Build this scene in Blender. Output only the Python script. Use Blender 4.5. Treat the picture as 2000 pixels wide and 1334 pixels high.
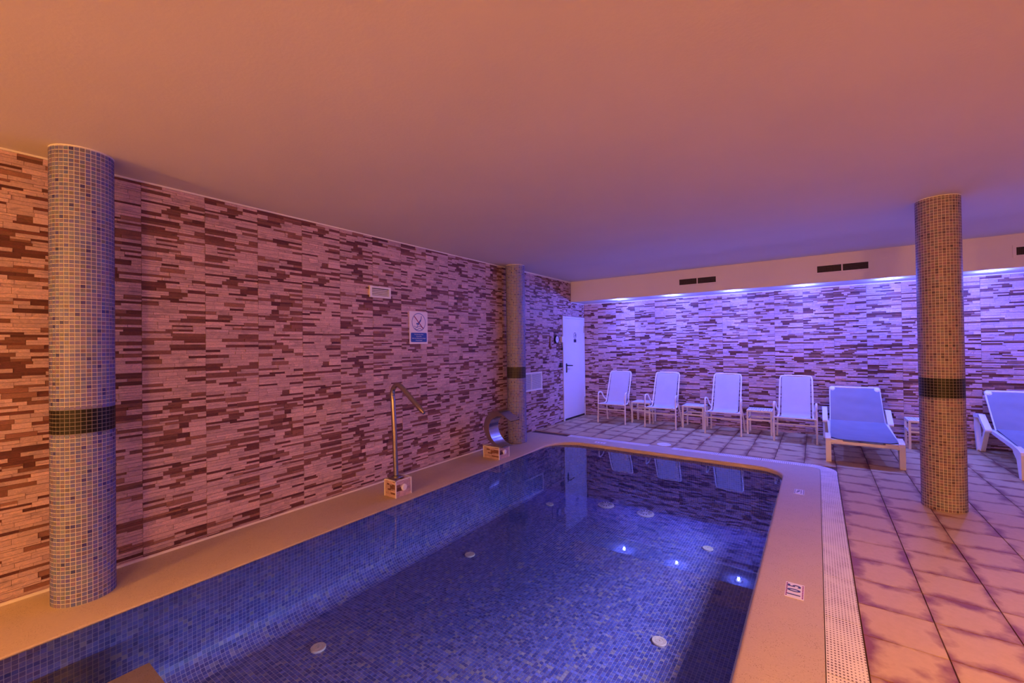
import bpy, bmesh, math, random
from mathutils import Vector, Matrix
random.seed(7)
for o in list(bpy.data.objects): bpy.data.objects.remove(o, do_unlink=True)
S = bpy.context.scene
COL = S.collection
PI = math.pi

# ------------------------------------------------------------------ camera
CAMZ = 1.5
FPX, YAW, PITCH, ROLL = 836.74, 0.6178, 0.0092, -0.0140
def cam_axes():
    f = Vector((-math.sin(YAW), math.cos(YAW), 0)); r = Vector((math.cos(YAW), math.sin(YAW), 0)); u = Vector((0, 0, 1))
    f2 = f*math.cos(PITCH) + u*math.sin(PITCH); u2 = u*math.cos(PITCH) - f*math.sin(PITCH)
    return r*math.cos(ROLL) + u2*math.sin(ROLL), u2*math.cos(ROLL) - r*math.sin(ROLL), f2
CR, CU, CF = cam_axes()
cd = bpy.data.cameras.new('camera'); cam = bpy.data.objects.new('camera', cd); COL.objects.link(cam)
cd.sensor_width = 36.0; cd.lens = FPX*36.0/2000.0; cd.clip_start = 0.05; cd.clip_end = 60
cam.matrix_world = Matrix(((CR.x, CU.x, -CF.x, 0), (CR.y, CU.y, -CF.y, 0), (CR.z, CU.z, -CF.z, CAMZ), (0, 0, 0, 1)))
S.camera = cam
def px(P):                                   # world point -> photo pixel (used only to find which pieces are in view)
    d = Vector(P) - Vector((0, 0, CAMZ)); z = d.dot(CF)
    if z < 0.05: return None
    return 1000 + FPX*d.dot(CR)/z, 667 - FPX*d.dot(CU)/z
def in_view(P, m=25):
    q = px(P)
    return q is not None and -m < q[0] < 2000+m and -m < q[1] < 1334+m

# ------------------------------------------------------------------ world, exposure
w = bpy.data.worlds.new('world'); S.world = w; w.use_nodes = True
w.node_tree.nodes['Background'].inputs[0].default_value = (0.02, 0.012, 0.012, 1)
w.node_tree.nodes['Background'].inputs[1].default_value = 0.1
S.view_settings.view_transform = 'Standard'; S.view_settings.look = 'None'
S.view_settings.gamma = 1.0; S.view_settings.use_curve_mapping = False
S.view_settings.exposure = 0.08
BLUE = (0.085, 0.125, 1.0); WARM = (1.0, 0.43, 0.11)
BLUE_W, GLOW_W, WARM_W, SCONCE_FILL_W, POOL_FILL_W = 104.0, 32.0, 290.0, 280.0, 26.0
POOL_FILL_C = (0.42, 0.46, 1.0)

# ------------------------------------------------------------------ sizes of the room (metres)
XL, XR, YF, YB = -4.061, 4.60, -3.60, 8.402
ZC, YS, ZS = 2.76, 7.80, 2.362          # ceiling, soffit front, soffit underside
ZLEFT = -0.04                           # the kerb by the left wall lies a little lower
ZW = -0.045                             # water level

# ------------------------------------------------------------------ materials
def mat(name, col=(.8, .8, .8), rough=.5, metal=0., spec=.5):
    m = bpy.data.materials.new(name); m.use_nodes = True
    b = m.node_tree.nodes['Principled BSDF']
    b.inputs['Base Color'].default_value = (*col, 1); b.inputs['Roughness'].default_value = rough
    b.inputs['Metallic'].default_value = metal; b.inputs['Specular IOR Level'].default_value = spec
    return m, m.node_tree, b
def N(t, kind, **kw):
    n = t.nodes.new(kind)
    for k, v in kw.items():
        if k.startswith('i_'): n.inputs[k[2:].replace('_', ' ')].default_value = v
        else: setattr(n, k, v)
    return n
def noise(t, scale, detail=4., rough=.5, vec=None, dims='3D', w=None):
    n = N(t, 'ShaderNodeTexNoise', noise_dimensions=dims); n.inputs['Scale'].default_value = scale
    n.inputs['Detail'].default_value = detail; n.inputs['Roughness'].default_value = rough
    if vec is not None: t.links.new(vec, n.inputs['Vector'])
    if w is not None: t.links.new(w, n.inputs['W'])
    return n
def ramp(t, fac, stops):
    r = N(t, 'ShaderNodeValToRGB'); e = r.color_ramp.elements
    while len(e) < len(stops): e.new(.5)
    for i, (p, c) in enumerate(stops):
        e[i].position = p; e[i].color = (*c, 1) if len(c) == 3 else c
    t.links.new(fac, r.inputs[0]); return r
def mixc(t, fac, a, b, mode='MIX'):
    n = N(t, 'ShaderNodeMix', data_type='RGBA', blend_type=mode)
    for v, s in ((fac, n.inputs[0]), (a, n.inputs[6]), (b, n.inputs[7])):
        if isinstance(v, (int, float)): s.default_value = v
        elif isinstance(v, tuple): s.default_value = (*v, 1) if len(v) == 3 else v
        else: t.links.new(v, s)
    return n.outputs[2]
def bump(t, b, h, strength=.2, dist=.005):
    n = N(t, 'ShaderNodeBump'); n.inputs['Strength'].default_value = strength; n.inputs['Distance'].default_value = dist
    t.links.new(h, n.inputs['Height']); t.links.new(n.outputs[0], b.inputs['Normal'])
def objvec(t): return N(t, 'ShaderNodeTexCoord').outputs['Object']
def plaster(name, col, sc=55.):
    m, t, b = mat(name, col, .85, spec=.2); v = objvec(t)
    n = noise(t, sc, 5, .6, v); n2 = noise(t, 1.3, 3, .5, v)
    c = mixc(t, n2.outputs[0], tuple(x*.93 for x in col), tuple(min(1, x*1.05) for x in col))
    t.links.new(c, b.inputs['Base Color']); bump(t, b, n.outputs[0], .25, .004); return m
M = {}
M['ceiling'] = plaster('ceiling_plaster', (.70, .66, .59))
M['soffit'] = plaster('soffit_plaster', (.80, .76, .72))
M['plaster'] = plaster('wall_plaster', (.74, .68, .60))
M['white'] = mat('white_paint', (.86, .86, .86), .35)[0]
M['trim'] = mat('white_grout_line', (.82, .78, .74), .6)[0]
M['door'] = mat('door_paint', (.80, .80, .82), .4)[0]
M['black'] = mat('black_plastic', (.015, .015, .02), .4)[0]
M['dark'] = mat('dark_duct', (.02, .012, .015), .8)[0]
M['darkgrille'] = mat('dark_grille', (.09, .06, .06), .6)[0]
M['wood'] = mat('brown_wood', (.20, .08, .05), .5)[0]
M['resin'] = mat('white_resin', (.84, .83, .82), .3)[0]
M['tube'] = mat('white_powder_coat', (.88, .86, .84), .3)[0]
M['signwhite'] = mat('sign_white', (.85, .82, .85), .4)[0]
M['signblue'] = mat('sign_blue', (.02, .07, .38), .4)[0]
M['signred'] = mat('sign_red', (.30, .01, .05), .4)[0]
M['ink'] = mat('ink', (.02, .02, .07), .4)[0]
M['grout'] = mat('white_grout', (.86, .82, .80), .8)[0]
M['bandgrout'] = mat('grey_grout', (.30, .27, .27), .8)[0]
M['poolgrout'] = mat('pool_grout', (.58, .58, .72), .8)[0]
M['tilebed'] = mat('tile_bed', (.22, .12, .09), .9)[0]
M['floorbed'] = mat('floor_grout', (.10, .05, .04), .9)[0]
M['beige'] = mat('beige_plastic', (.62, .54, .44), .5)[0]
M['handle'] = mat('black_handle', (.01, .01, .012), .3)[0]
M['lampshade'] = mat('lamp_metal', (.5, .45, .4), .4)[0]
# brushed steel
m, t, b = mat('brushed_steel', (.42, .38, .37), .22, 1.0); n = noise(t, 60, 3, .5, objvec(t)); r = ramp(t, n.outputs[0], [(0, (.16,)*3), (1, (.32,)*3)])
t.links.new(r.outputs[0], b.inputs['Roughness']); M['steel'] = m
# stone strips on the wall tiles: colour per strip from the mesh, veins on top
m, t, b = mat('stone_strip', (.5, .4, .35), .5, spec=.35); v = objvec(t)
at = N(t, 'ShaderNodeAttribute', attribute_name='Col'); oi = N(t, 'ShaderNodeObjectInfo')
mp = N(t, 'ShaderNodeMapping'); mp.inputs['Scale'].default_value = (1, 2.4, 2); t.links.new(v, mp.inputs[0])
n1 = noise(t, 9, 6, .65, mp.outputs[0], '4D', oi.outputs['Random']); n1.inputs['Distortion'].default_value = 1.2
n2 = noise(t, 130, 4, .6, v)
r1 = ramp(t, n1.outputs[0], [(.30, (.72,)*3), (.47, (1.0,)*3), (.50, (1.32, 1.22, 1.1)), (.53, (1,)*3), (.72, (1.12,)*3)])
c = mixc(t, 1.0, at.outputs['Color'], r1.outputs[0], 'MULTIPLY')
r2 = ramp(t, n2.outputs[0], [(.3, (.86,)*3), (.7, (1.08,)*3)])
c = mixc(t, 1.0, c, r2.outputs[0], 'MULTIPLY'); t.links.new(c, b.inputs['Base Color'])
bump(t, b, n2.outputs[0], .25, .002); M['stone'] = m
def colmat(name, rough, spec=.5):
    m, t, b = mat(name, (.5,)*3, rough, spec=spec); at = N(t, 'ShaderNodeAttribute', attribute_name='Col')
    n = noise(t, 160, 2, .5, objvec(t)); r = ramp(t, n.outputs[0], [(.3, (.85,)*3), (.7, (1.1,)*3)])
    t.links.new(mixc(t, 1.0, at.outputs['Color'], r.outputs[0], 'MULTIPLY'), b.inputs['Base Color']); return m
M['mosaic'] = colmat('glass_mosaic', .42, .25)
M['poolmosaic'] = colmat('pool_mosaic', .35)
# terracotta floor tile: sandy face with brown flashed edges
m, t, b = mat('terracotta_tile', (.5, .3, .2), .42, spec=.3)
uv = N(t, 'ShaderNodeTexCoord').outputs['UV']; at = N(t, 'ShaderNodeAttribute', attribute_name='Col'); oi = N(t, 'ShaderNodeObjectInfo')
sep = N(t, 'ShaderNodeSeparateColor'); t.links.new(at.outputs['Color'], sep.inputs[0])
ad = N(t, 'ShaderNodeMath', operation='MULTIPLY_ADD'); t.links.new(oi.outputs['Random'], ad.inputs[0]); ad.inputs[1].default_value = 37.; 
mu = N(t, 'ShaderNodeMath', operation='MULTIPLY'); t.links.new(sep.outputs[0], mu.inputs[0]); mu.inputs[1].default_value = 91.
t.links.new(mu.outputs[0], ad.inputs[2])
nA = noise(t, 1.6, 4, .55, uv, '4D', ad.outputs[0]); nB = noise(t, 9, 6, .65, uv, '4D', ad.outputs[0])
vs = N(t, 'ShaderNodeVectorMath', operation='SUBTRACT'); t.links.new(uv, vs.inputs[0]); vs.inputs[1].default_value = (.5, .5, 0)
va = N(t, 'ShaderNodeVectorMath', operation='ABSOLUTE'); t.links.new(vs.outputs[0], va.inputs[0])
sx = N(t, 'ShaderNodeSeparateXYZ'); t.links.new(va.outputs[0], sx.inputs[0])
mx = N(t, 'ShaderNodeMath', operation='MAXIMUM'); t.links.new(sx.outputs[0], mx.inputs[0]); t.links.new(sx.outputs[1], mx.inputs[1])
e1 = N(t, 'ShaderNodeMapRange'); e1.inputs[1].default_value = .24; e1.inputs[2].default_value = .5; t.links.new(mx.outputs[0], e1.inputs[0])
s1 = N(t, 'ShaderNodeMath', operation='MULTIPLY_ADD'); t.links.new(e1.outputs[0], s1.inputs[0]); s1.inputs[1].default_value = .28; t.links.new(nA.outputs[0], s1.inputs[2])
s2 = N(t, 'ShaderNodeMath', operation='MULTIPLY_ADD'); t.links.new(nB.outputs[0], s2.inputs[0]); s2.inputs[1].default_value = .18; t.links.new(s1.outputs[0], s2.inputs[2])
rr = ramp(t, s2.outputs[0], [(.71, (0, 0, 0)), (.93, (1, 1, 1))])
base = mixc(t, nB.outputs[0], (.50, .345, .165), (.66, .47, .24))
t.links.new(mixc(t, rr.outputs[0], base, (.24, .085, .05)), b.inputs['Base Color'])
bump(t, b, nB.outputs[0], .12, .003); M['terracotta'] = m
# cast-stone kerb of the pool
m, t, b = mat('cast_stone', (.6, .48, .36), .5, spec=.4); v = objvec(t)
vo = N(t, 'ShaderNodeTexVoronoi'); vo.inputs['Scale'].default_value = 120; t.links.new(v, vo.inputs[0])
n = noise(t, 85, 5, .65, v); n3 = noise(t, 2.2, 3, .5, v)
sp = ramp(t, vo.outputs['Distance'], [(.14, (.45, .36, .28)), (.28, (1, 1, 1))])
n4 = noise(t, 12, 2, .5, v); gate = ramp(t, n4.outputs[0], [(.44, (0, 0, 0)), (.54, (1, 1, 1))])
base = mixc(t, n3.outputs[0], (.48, .38, .26), (.60, .49, .34)); base = mixc(t, .45, base, mixc(t, n.outputs[0], (.40, .3, .22), (.75, .62, .48)))
dk = mixc(t, 1.0, base, sp.outputs[0], 'MULTIPLY')
t.links.new(mixc(t, gate.outputs[0], base, dk), b.inputs['Base Color']); bump(t, b, n.outputs[0], .12, .002); M['kerb'] = m
# perforated drain grate (holes far below a centimetre)
m, t, b = mat('drain_grate_plastic', (.8, .78, .74), .45); uv = N(t, 'ShaderNodeTexCoord').outputs['UV']
mp = N(t, 'ShaderNodeMapping'); mp.inputs['Scale'].default_value = (1/.0142, 1/.021, 1); t.links.new(uv, mp.inputs[0])
vf = N(t, 'ShaderNodeVectorMath', operation='FRACTION'); t.links.new(mp.outputs[0], vf.inputs[0])
vm = N(t, 'ShaderNodeVectorMath', operation='MULTIPLY'); t.links.new(vf.outputs[0], vm.inputs[0]); vm.inputs[1].default_value = (1.42, 1.6, 0)
vd = N(t, 'ShaderNodeVectorMath', operation='DISTANCE'); t.links.new(vm.outputs[0], vd.inputs[0]); vd.inputs[1].default_value = (.71, .8, 0)
nz = noise(t, 7, 2, .5, uv); th = N(t, 'ShaderNodeMapRange'); th.inputs[1].default_value = .35; th.inputs[2].default_value = .65; th.inputs[3].default_value = .26; th.inputs[4].default_value = .46
t.links.new(nz.outputs[0], th.inputs[0]); ls = N(t, 'ShaderNodeMath', operation='LESS_THAN'); t.links.new(vd.outputs['Value'], ls.inputs[0]); t.links.new(th.outputs[0], ls.inputs[1])
t.links.new(mixc(t, ls.outputs[0], (.80, .76, .70), (.16, .09, .06)), b.inputs['Base Color']); M['grate'] = m
# sling fabrics
def fabric(name, a, c):
    m, t, b = mat(name, a, .75, spec=.2); v = objvec(t)
    wv = N(t, 'ShaderNodeTexWave'); wv.inputs['Scale'].default_value = 90; t.links.new(v, wv.inputs[0])
    n = noise(t, 6, 4, .5, v); t.links.new(mixc(t, n.outputs[0], a, c), b.inputs['Base Color']); bump(t, b, wv.outputs[0], .1, .001); return m
M['sling'] = fabric('white_sling', (.50, .52, .58), (.57, .59, .64))
M['greysling'] = fabric('grey_sling', (.22, .205, .215), (.28, .26, .27))
# water: clear surface, mirror part by Fresnel
m = bpy.data.materials.new('water'); m.use_nodes = True; t = m.node_tree; t.nodes.clear()
out = N(t, 'ShaderNodeOutputMaterial'); tr = N(t, 'ShaderNodeBsdfTransparent'); tr.inputs[0].default_value = (.90, .93, .99, 1)
gl = N(t, 'ShaderNodeBsdfGlossy'); gl.inputs['Roughness'].default_value = .015; gl.inputs[0].default_value = (1, 1, 1, 1)
fr = N(t, 'ShaderNodeFresnel'); fr.inputs[0].default_value = 1.33; ms = N(t, 'ShaderNodeMixShader')
v = objvec(t); n = noise(t, 2.2, 2, .5, v); bm_ = N(t, 'ShaderNodeBump'); bm_.inputs['Strength'].default_value = .03; bm_.inputs['Distance'].default_value = .02
t.links.new(n.outputs[0], bm_.inputs['Height']); t.links.new(bm_.outputs[0], gl.inputs['Normal'])
t.links.new(fr.outputs[0], ms.inputs[0]); t.links.new(tr.outputs[0], ms.inputs[1]); t.links.new(gl.outputs[0], ms.inputs[2]); t.links.new(ms.outputs[0], out.inputs[0])
M['water'] = m
def emit(name, col, s):
    m = bpy.data.materials.new(name); m.use_nodes = True; t = m.node_tree; t.nodes.clear()
    o = N(t, 'ShaderNodeOutputMaterial'); e = N(t, 'ShaderNodeEmission'); e.inputs[0].default_value = (*col, 1); e.inputs[1].default_value = s
    t.links.new(e.outputs[0], o.inputs[0]); return m
M['led'] = emit('led_lens', (.45, .5, 1.0), 9.0)
M['poolfill'] = emit('pool_fill_glow', (.5, .55, 1.0), 3.0)  # glow of the strip added under the kerb
M['bulb'] = emit('warm_bulb', (1.0, .45, .16), 6.0)

# ------------------------------------------------------------------ mesh building
class MB:
    def __init__(s): s.v = []; s.f = []; s.c = []; s.uv = []
    def quad(s, a, b, c, d, col=(.5, .5, .5), uv=None):
        i = len(s.v); s.v += [tuple(a), tuple(b), tuple(c), tuple(d)]; s.f.append((i, i+1, i+2, i+3)); s.c.append(col)
        s.uv.append(uv or ((0, 0), (1, 0), (1, 1), (0, 1)))
    def poly(s, pts, col=(.5, .5, .5)):
        i = len(s.v); s.v += [tuple(p) for p in pts]; s.f.append(tuple(range(i, i+len(pts)))); s.c.append(col); s.uv.append(tuple((0, 0) for _ in pts))
    def box(s, x0, x1, y0, y1, z0, z1, col=(.5, .5, .5), bev=0., skip=()):
        b = bev; i = len(s.v)
        if b <= 0:
            s.v += [(x, y, z) for z in (z0, z1) for y in (y0, y1) for x in (x0, x1)]
            F = {'-z': (0, 2, 3, 1), '+z': (4, 5, 7, 6), '-y': (0, 1, 5, 4), '+y': (2, 6, 7, 3), '-x': (0, 4, 6, 2), '+x': (1, 3, 7, 5)}
            for k, f in F.items():
                if k in skip: continue
                s.f.append(tuple(i+j for j in f)); s.c.append(col); s.uv.append(((0, 0), (1, 0), (1, 1), (0, 1)))
        else:
            bm = bmesh.new(); bmesh.ops.create_cube(bm, size=1.0)
            for vv in bm.verts: vv.co = Vector(((x0+x1)/2 + vv.co.x*(x1-x0), (y0+y1)/2 + vv.co.y*(y1-y0), (z0+z1)/2 + vv.co.z*(z1-z0)))
            bmesh.ops.bevel(bm, geom=list(bm.edges), offset=b, segments=2, affect='EDGES', profile=.5); s.add_bm(bm, col)
    def add_bm(s, bm, col=(.5, .5, .5), mtx=None):
        i = len(s.v); bm.verts.ensure_lookup_table(); bm.verts.index_update()
        for vv in bm.verts: s.v.append(tuple((mtx @ vv.co) if mtx else vv.co))
        for f in bm.faces:
            s.f.append(tuple(i+vv.index for vv in f.verts)); s.c.append(col); s.uv.append(tuple((0, 0) for _ in f.verts))
        bm.free()
    def tube(s, pts, r, n=8, caps=True, col=(.5, .5, .5), flat=1.0):
        pts = [Vector(p) for p in pts]; rs = r if isinstance(r, (list, tuple)) else [r]*len(pts)
        i0 = len(s.v); up = None
        for k, p in enumerate(pts):
            d = (pts[min(k+1, len(pts)-1)] - pts[max(k-1, 0)]).normalized()
            if up is None:
                up = Vector((0, 0, 1)) if abs(d.z) < .9 else Vector((1, 0, 0))
            a = (up - d*up.dot(d)).normalized(); bb = d.cross(a); up = a
            for j in range(n):
                t = 2*PI*j/n; s.v.append(tuple(p + (a*math.cos(t) + bb*math.sin(t)*flat)*rs[k]))
        for k in range(len(pts)-1):
            for j in range(n):
                a = i0+k*n+j; b = i0+k*n+(j+1) % n
                s.f.append((a, b, b+n, a+n)); s.c.append(col); s.uv.append(((0, 0),)*4)
        if caps:
            for base, rev in ((i0, True), (i0+(len(pts)-1)*n, False)):
                f = [base+j for j in range(n)]; s.f.append(tuple(reversed(f) if rev else f)); s.c.append(col); s.uv.append(((0, 0),)*n)
    def prism(s, pts2, plane, a, b, col=(.5, .5, .5)):      # outline pts2 extruded from a to b along the axis that is missing in plane
        def P(q, h):
            return {'yz': (h, q[0], q[1]), 'xz': (q[0], h, q[1]), 'xy': (q[0], q[1], h)}[plane]
        n = len(pts2); i = len(s.v); s.v += [P(q, a) for q in pts2] + [P(q, b) for q in pts2]
        s.f.append(tuple(range(i, i+n))); s.f.append(tuple(reversed(range(i+n, i+2*n)))); s.c += [col]*2; s.uv += [tuple((0, 0) for _ in range(n))]*2
        for k in range(n):
            s.f.append((i+k, i+n+k, i+n+(k+1) % n, i+(k+1) % n)); s.c.append(col); s.uv.append(((0, 0),)*4)
    def lathe(s, prof, c=(0, 0, 0), n=24, axis='z', col=(.5, .5, .5)):
        i0 = len(s.v)
        for r, h in prof:
            for j in range(n):
                t = 2*PI*j/n; x, y = r*math.cos(t), r*math.sin(t)
                s.v.append({'z': (c[0]+x, c[1]+y, c[2]+h), 'x': (c[0]+h, c[1]+x, c[2]+y), 'y': (c[0]+x, c[1]+h, c[2]+y)}[axis])
        for k in range(len(prof)-1):
            for j in range(n):
                a = i0+k*n+j; b = i0+k*n+(j+1) % n; s.f.append((a, b, b+n, a+n)); s.c.append(col); s.uv.append(((0, 0),)*4)
        s.f.append(tuple(reversed(range(i0, i0+n)))); s.f.append(tuple(range(i0+(len(prof)-1)*n, i0+len(prof)*n))); s.c += [col]*2; s.uv += [((0, 0),)*n]*2
    def mesh(s, name, material, smooth=False, fix=False, colors=False, uvs=False):
        me = bpy.data.meshes.new(name); me.from_pydata(s.v, [], s.f)
        if material: me.materials.append(material)
        if colors:
            ca = me.color_attributes.new('Col', 'FLOAT_COLOR', 'CORNER'); buf = []
            for f, c in zip(s.f, s.c): buf += [c[0], c[1], c[2], 1.0]*len(f)
            ca.data.foreach_set('color', buf)
        if uvs:
            ul = me.uv_layers.new(name='UVMap'); buf = []
            for u in s.uv:
                for q in u: buf += [q[0], q[1]]
            ul.data.foreach_set('uv', buf)
        if fix:
            bm = bmesh.new(); bm.from_mesh(me); bmesh.ops.remove_doubles(bm, verts=bm.verts, dist=1e-5); bmesh.ops.recalc_face_normals(bm, faces=bm.faces); bm.to_mesh(me); bm.free()
        if smooth:
            me.polygons.foreach_set('use_smooth', [True]*len(me.polygons)); me.set_sharp_from_angle(angle=math.radians(40))
        me.update(); return me
def link(name, me, parent=None, loc=None):
    o = bpy.data.objects.new(name, me); COL.objects.link(o)
    if parent: o.parent = parent
    if loc: o.location = loc
    return o
def obj(name, mb, m, parent=None, smooth=False, fix=True, loc=None, colors=False, uvs=False):
    return link(name, mb.mesh(name, M[m] if isinstance(m, str) else m, smooth, fix, colors, uvs), parent, loc)
def box(name, m, x0, x1, y0, y1, z0, z1, parent=None, bev=0.):
    q = MB(); q.box(x0, x1, y0, y1, z0, z1, bev=bev); return obj(name, q, m, parent, fix=bev == 0, smooth=bev > 0)
def tag(o, label, cat, group=None):
    o['label'] = label; o['category'] = cat
    if group: o['group'] = group
    return o
def struct(o, label=None):
    o['kind'] = 'structure'
    if label: o['label'] = label
    return o
def empty(name, loc=(0, 0, 0), rz=0.):
    o = bpy.data.objects.new(name, None); COL.objects.link(o); o.location = loc; o.rotation_euler = (0, 0, rz); o.empty_display_size = .1; return o
def copy_tree(o, parent=None):
    c = o.copy(); COL.objects.link(c); c.parent = parent
    for ch in list(o.children): copy_tree(ch, c)
    return c
def text(name, s, size, m, parent, mtx, ext=.0006, sx=1.0, align='CENTER', bold=0.):
    cu = bpy.data.curves.new(name, 'FONT'); cu.body = s; cu.size = size; cu.extrude = ext; cu.align_x = align; cu.align_y = 'CENTER'; cu.resolution_u = 3; cu.offset = bold
    o = bpy.data.objects.new(name, cu); COL.objects.link(o); bpy.context.view_layer.update()
    me = bpy.data.meshes.new_from_object(o.evaluated_get(bpy.context.evaluated_depsgraph_get()))
    bpy.data.objects.remove(o, do_unlink=True); bpy.data.curves.remove(cu)
    for vv in me.vertices: vv.co.x *= sx
    me.transform(mtx); me.materials.clear(); me.materials.append(M[m]); me.name = name
    return link(name, me, parent)
def arc(cx, cy, r, a0, a1, n): return [(cx + r*math.cos(math.radians(a0+(a1-a0)*k/n)), cy + r*math.sin(math.radians(a0+(a1-a0)*k/n))) for k in range(n+1)]
def rounded(x0, x1, y0, y1, r, n=5):
    return arc(x1-r, y0+r, r, -90, 0, n) + arc(x1-r, y1-r, r, 0, 90, n) + arc(x0+r, y1-r, r, 90, 180, n) + arc(x0+r, y0+r, r, 180, 270, n)
def smooth_path(pts, n=6):                  # Catmull-Rom through the points
    P = [Vector(p) for p in pts]; out = []
    for i in range(len(P)-1):
        a, b, c, d = P[max(i-1, 0)], P[i], P[i+1], P[min(i+2, len(P)-1)]
        for k in range(n):
            t = k/n; out.append(.5*((2*b) + (c-a)*t + (2*a-5*b+4*c-d)*t*t + (3*b-a-3*c+d)*t**3))
    out.append(P[-1]); return out
def sstep(a, b, x):
    t = min(1, max(0, (x-a)/(b-a))); return t*t*(3-2*t)

# ------------------------------------------------------------------ room shell
q = MB(); q.box(XL-.2, XR+.2, YF-.2, 5.62, ZC, ZC+.2); q.box(XL-.2, XR+.2, 5.62, YB+.2, ZC+.012, ZC+.2)
struct(obj('ceiling', q, 'ceiling', fix=False))
sf = MB(); sf.box(XL, XR, YS, YB+.1, ZS, ZC+.012)
sof = struct(obj('trim_1', sf, 'soffit'), 'dropped plaster soffit above the seating row with lamps and vents')
wr = struct(box('wall_right', 'plaster', XR, XR+.2, YF-.2, YB+.2, -.3, ZC+.05))
wf = struct(box('wall_front', 'plaster', XL-.2, XR+.2, YF-.2, YF, -.3, ZC+.05))
TB = .012                                    # tile build-up in front of the wall bed
wl = MB(); wl.box(XL-.2, XL-TB, YF-.2, YB+.2, -.3, ZC+.05); wl = struct(obj('wall_left', wl, 'tilebed'))
wb = MB(); wb.box(XL-.2, XR+.2, YB+TB, YB+.2, -.3, ZC+.05); wb = struct(obj('wall_back', wb, 'tilebed'))
# thin white bead between tiles and plaster
q = MB(); q.box(XL-TB, XL+.004, YF, YS, ZC-.012, ZC); q.box(XL-TB, XL+.004, 5.62, YS, ZC, ZC+.012); struct(obj('trim_2', q, 'trim'), 'thin white joint along the top of the left wall')
q = MB(); q.box(XL-TB, XL+.004, YS, YB, ZS-.012, ZS); q.box(XL, XR, YB-.004, YB+TB, ZS-.014, ZS); struct(obj('trim_3', q, 'trim'), 'thin white joint under the soffit')
q = MB(); q.box(XL-TB, XL+.003, YF, 6.3, ZLEFT-.02, ZLEFT+.016); struct(obj('baseboard_left', q, 'trim'))

# ------------------------------------------------------------------ wall tiles with strips in relief
PALE = [(.56, .395, .44), (.51, .36, .40), (.60, .42, .465), (.47, .33, .37), (.54, .375, .415)]
MID = [(.25, .115, .10), (.21, .095, .08), (.28, .14, .12), (.18, .08, .07)]
DARK = [(.13, .045, .045), (.10, .033, .035), (.16, .055, .05)]
def tile_mesh(TWd, THt, seed):
    R = random.Random(seed); q = MB(); z = 0.
    hs = []
    while sum(hs) < THt-.02: hs.append(R.choice((.015, .018, .021, .025, .030, .037)))
    k = THt/sum(hs); y = 0.
    for h in [a*k for a in hs]:
        nx = R.choice((2, 3, 3, 4, 4)); cuts = sorted([min(.88, max(.12, (k_+1)/nx + R.uniform(-.11, .11))) for k_ in range(nx-1)]); xs = [0]+cuts+[1]
        for a, b in zip(xs[:-1], xs[1:]):
            parts = [(y, y+h)]
            if h > .030 and R.random() < .6:
                m_ = y + h*R.uniform(.35, .65); parts = [(y, m_), (m_, y+h)]
            for (p0, p1) in parts:
                thin = (p1-p0) < .021; d = R.random()
                if thin: c = R.choice(DARK) if d < .26 else (R.choice(MID) if d < .45 else R.choice(PALE))
                else: c = R.choice(DARK) if d < .06 else (R.choice(MID) if d < .31 else R.choice(PALE))
                v_ = R.uniform(.9, 1.1); c = tuple(x*v_ for x in c); g = .0009
                top = TB*R.uniform(.35, .95) if c[0] > .2 else TB*R.uniform(.2, .5)
                q.box(a*TWd+g, b*TWd-g, p0+g, p1-g, 0, top, c, skip=('-z',))
        y += h
    return q.mesh('wall_tile', M['stone'], colors=True)
TILES_L = [tile_mesh(.4059, .25, 100+i) for i in range(14)]
TILES_B = [tile_mesh(.3974, .25, 300+i) for i in range(14)]
def join_instances(name, items, parent, material, colors=True, uvs=False):   # items: (mesh, matrix)
    V = []; F = []; C = []; U = []
    for me, mt in items:
        i = len(V); V += [tuple(mt @ vv.co) for vv in me.vertices]
        cl = me.color_attributes['Col'].data if colors else None
        ul = me.uv_layers[0].data if uvs else None
        for p in me.polygons:
            F.append(tuple(i+j for j in p.vertices))
            if colors: C.append(tuple(cl[p.loop_start].color[:3]))
            U.append(tuple(tuple(ul[l].uv) for l in p.loop_indices) if uvs else tuple((0, 0) for _ in p.vertices))
    q = MB(); q.v, q.f, q.c, q.uv = V, F, C, U
    o = link(name, q.mesh(name, material, colors=colors, uvs=uvs), parent); o['kind'] = 'stuff'; return o
BL = Matrix(((0, 0, 1), (1, 0, 0), (0, 1, 0)))         # left wall: x->Y, y->Z, z->X
BB = Matrix(((1, 0, 0), (0, 0, -1), (0, 1, 0)))        # back wall: x->X, y->Z, z->-Y
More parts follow.
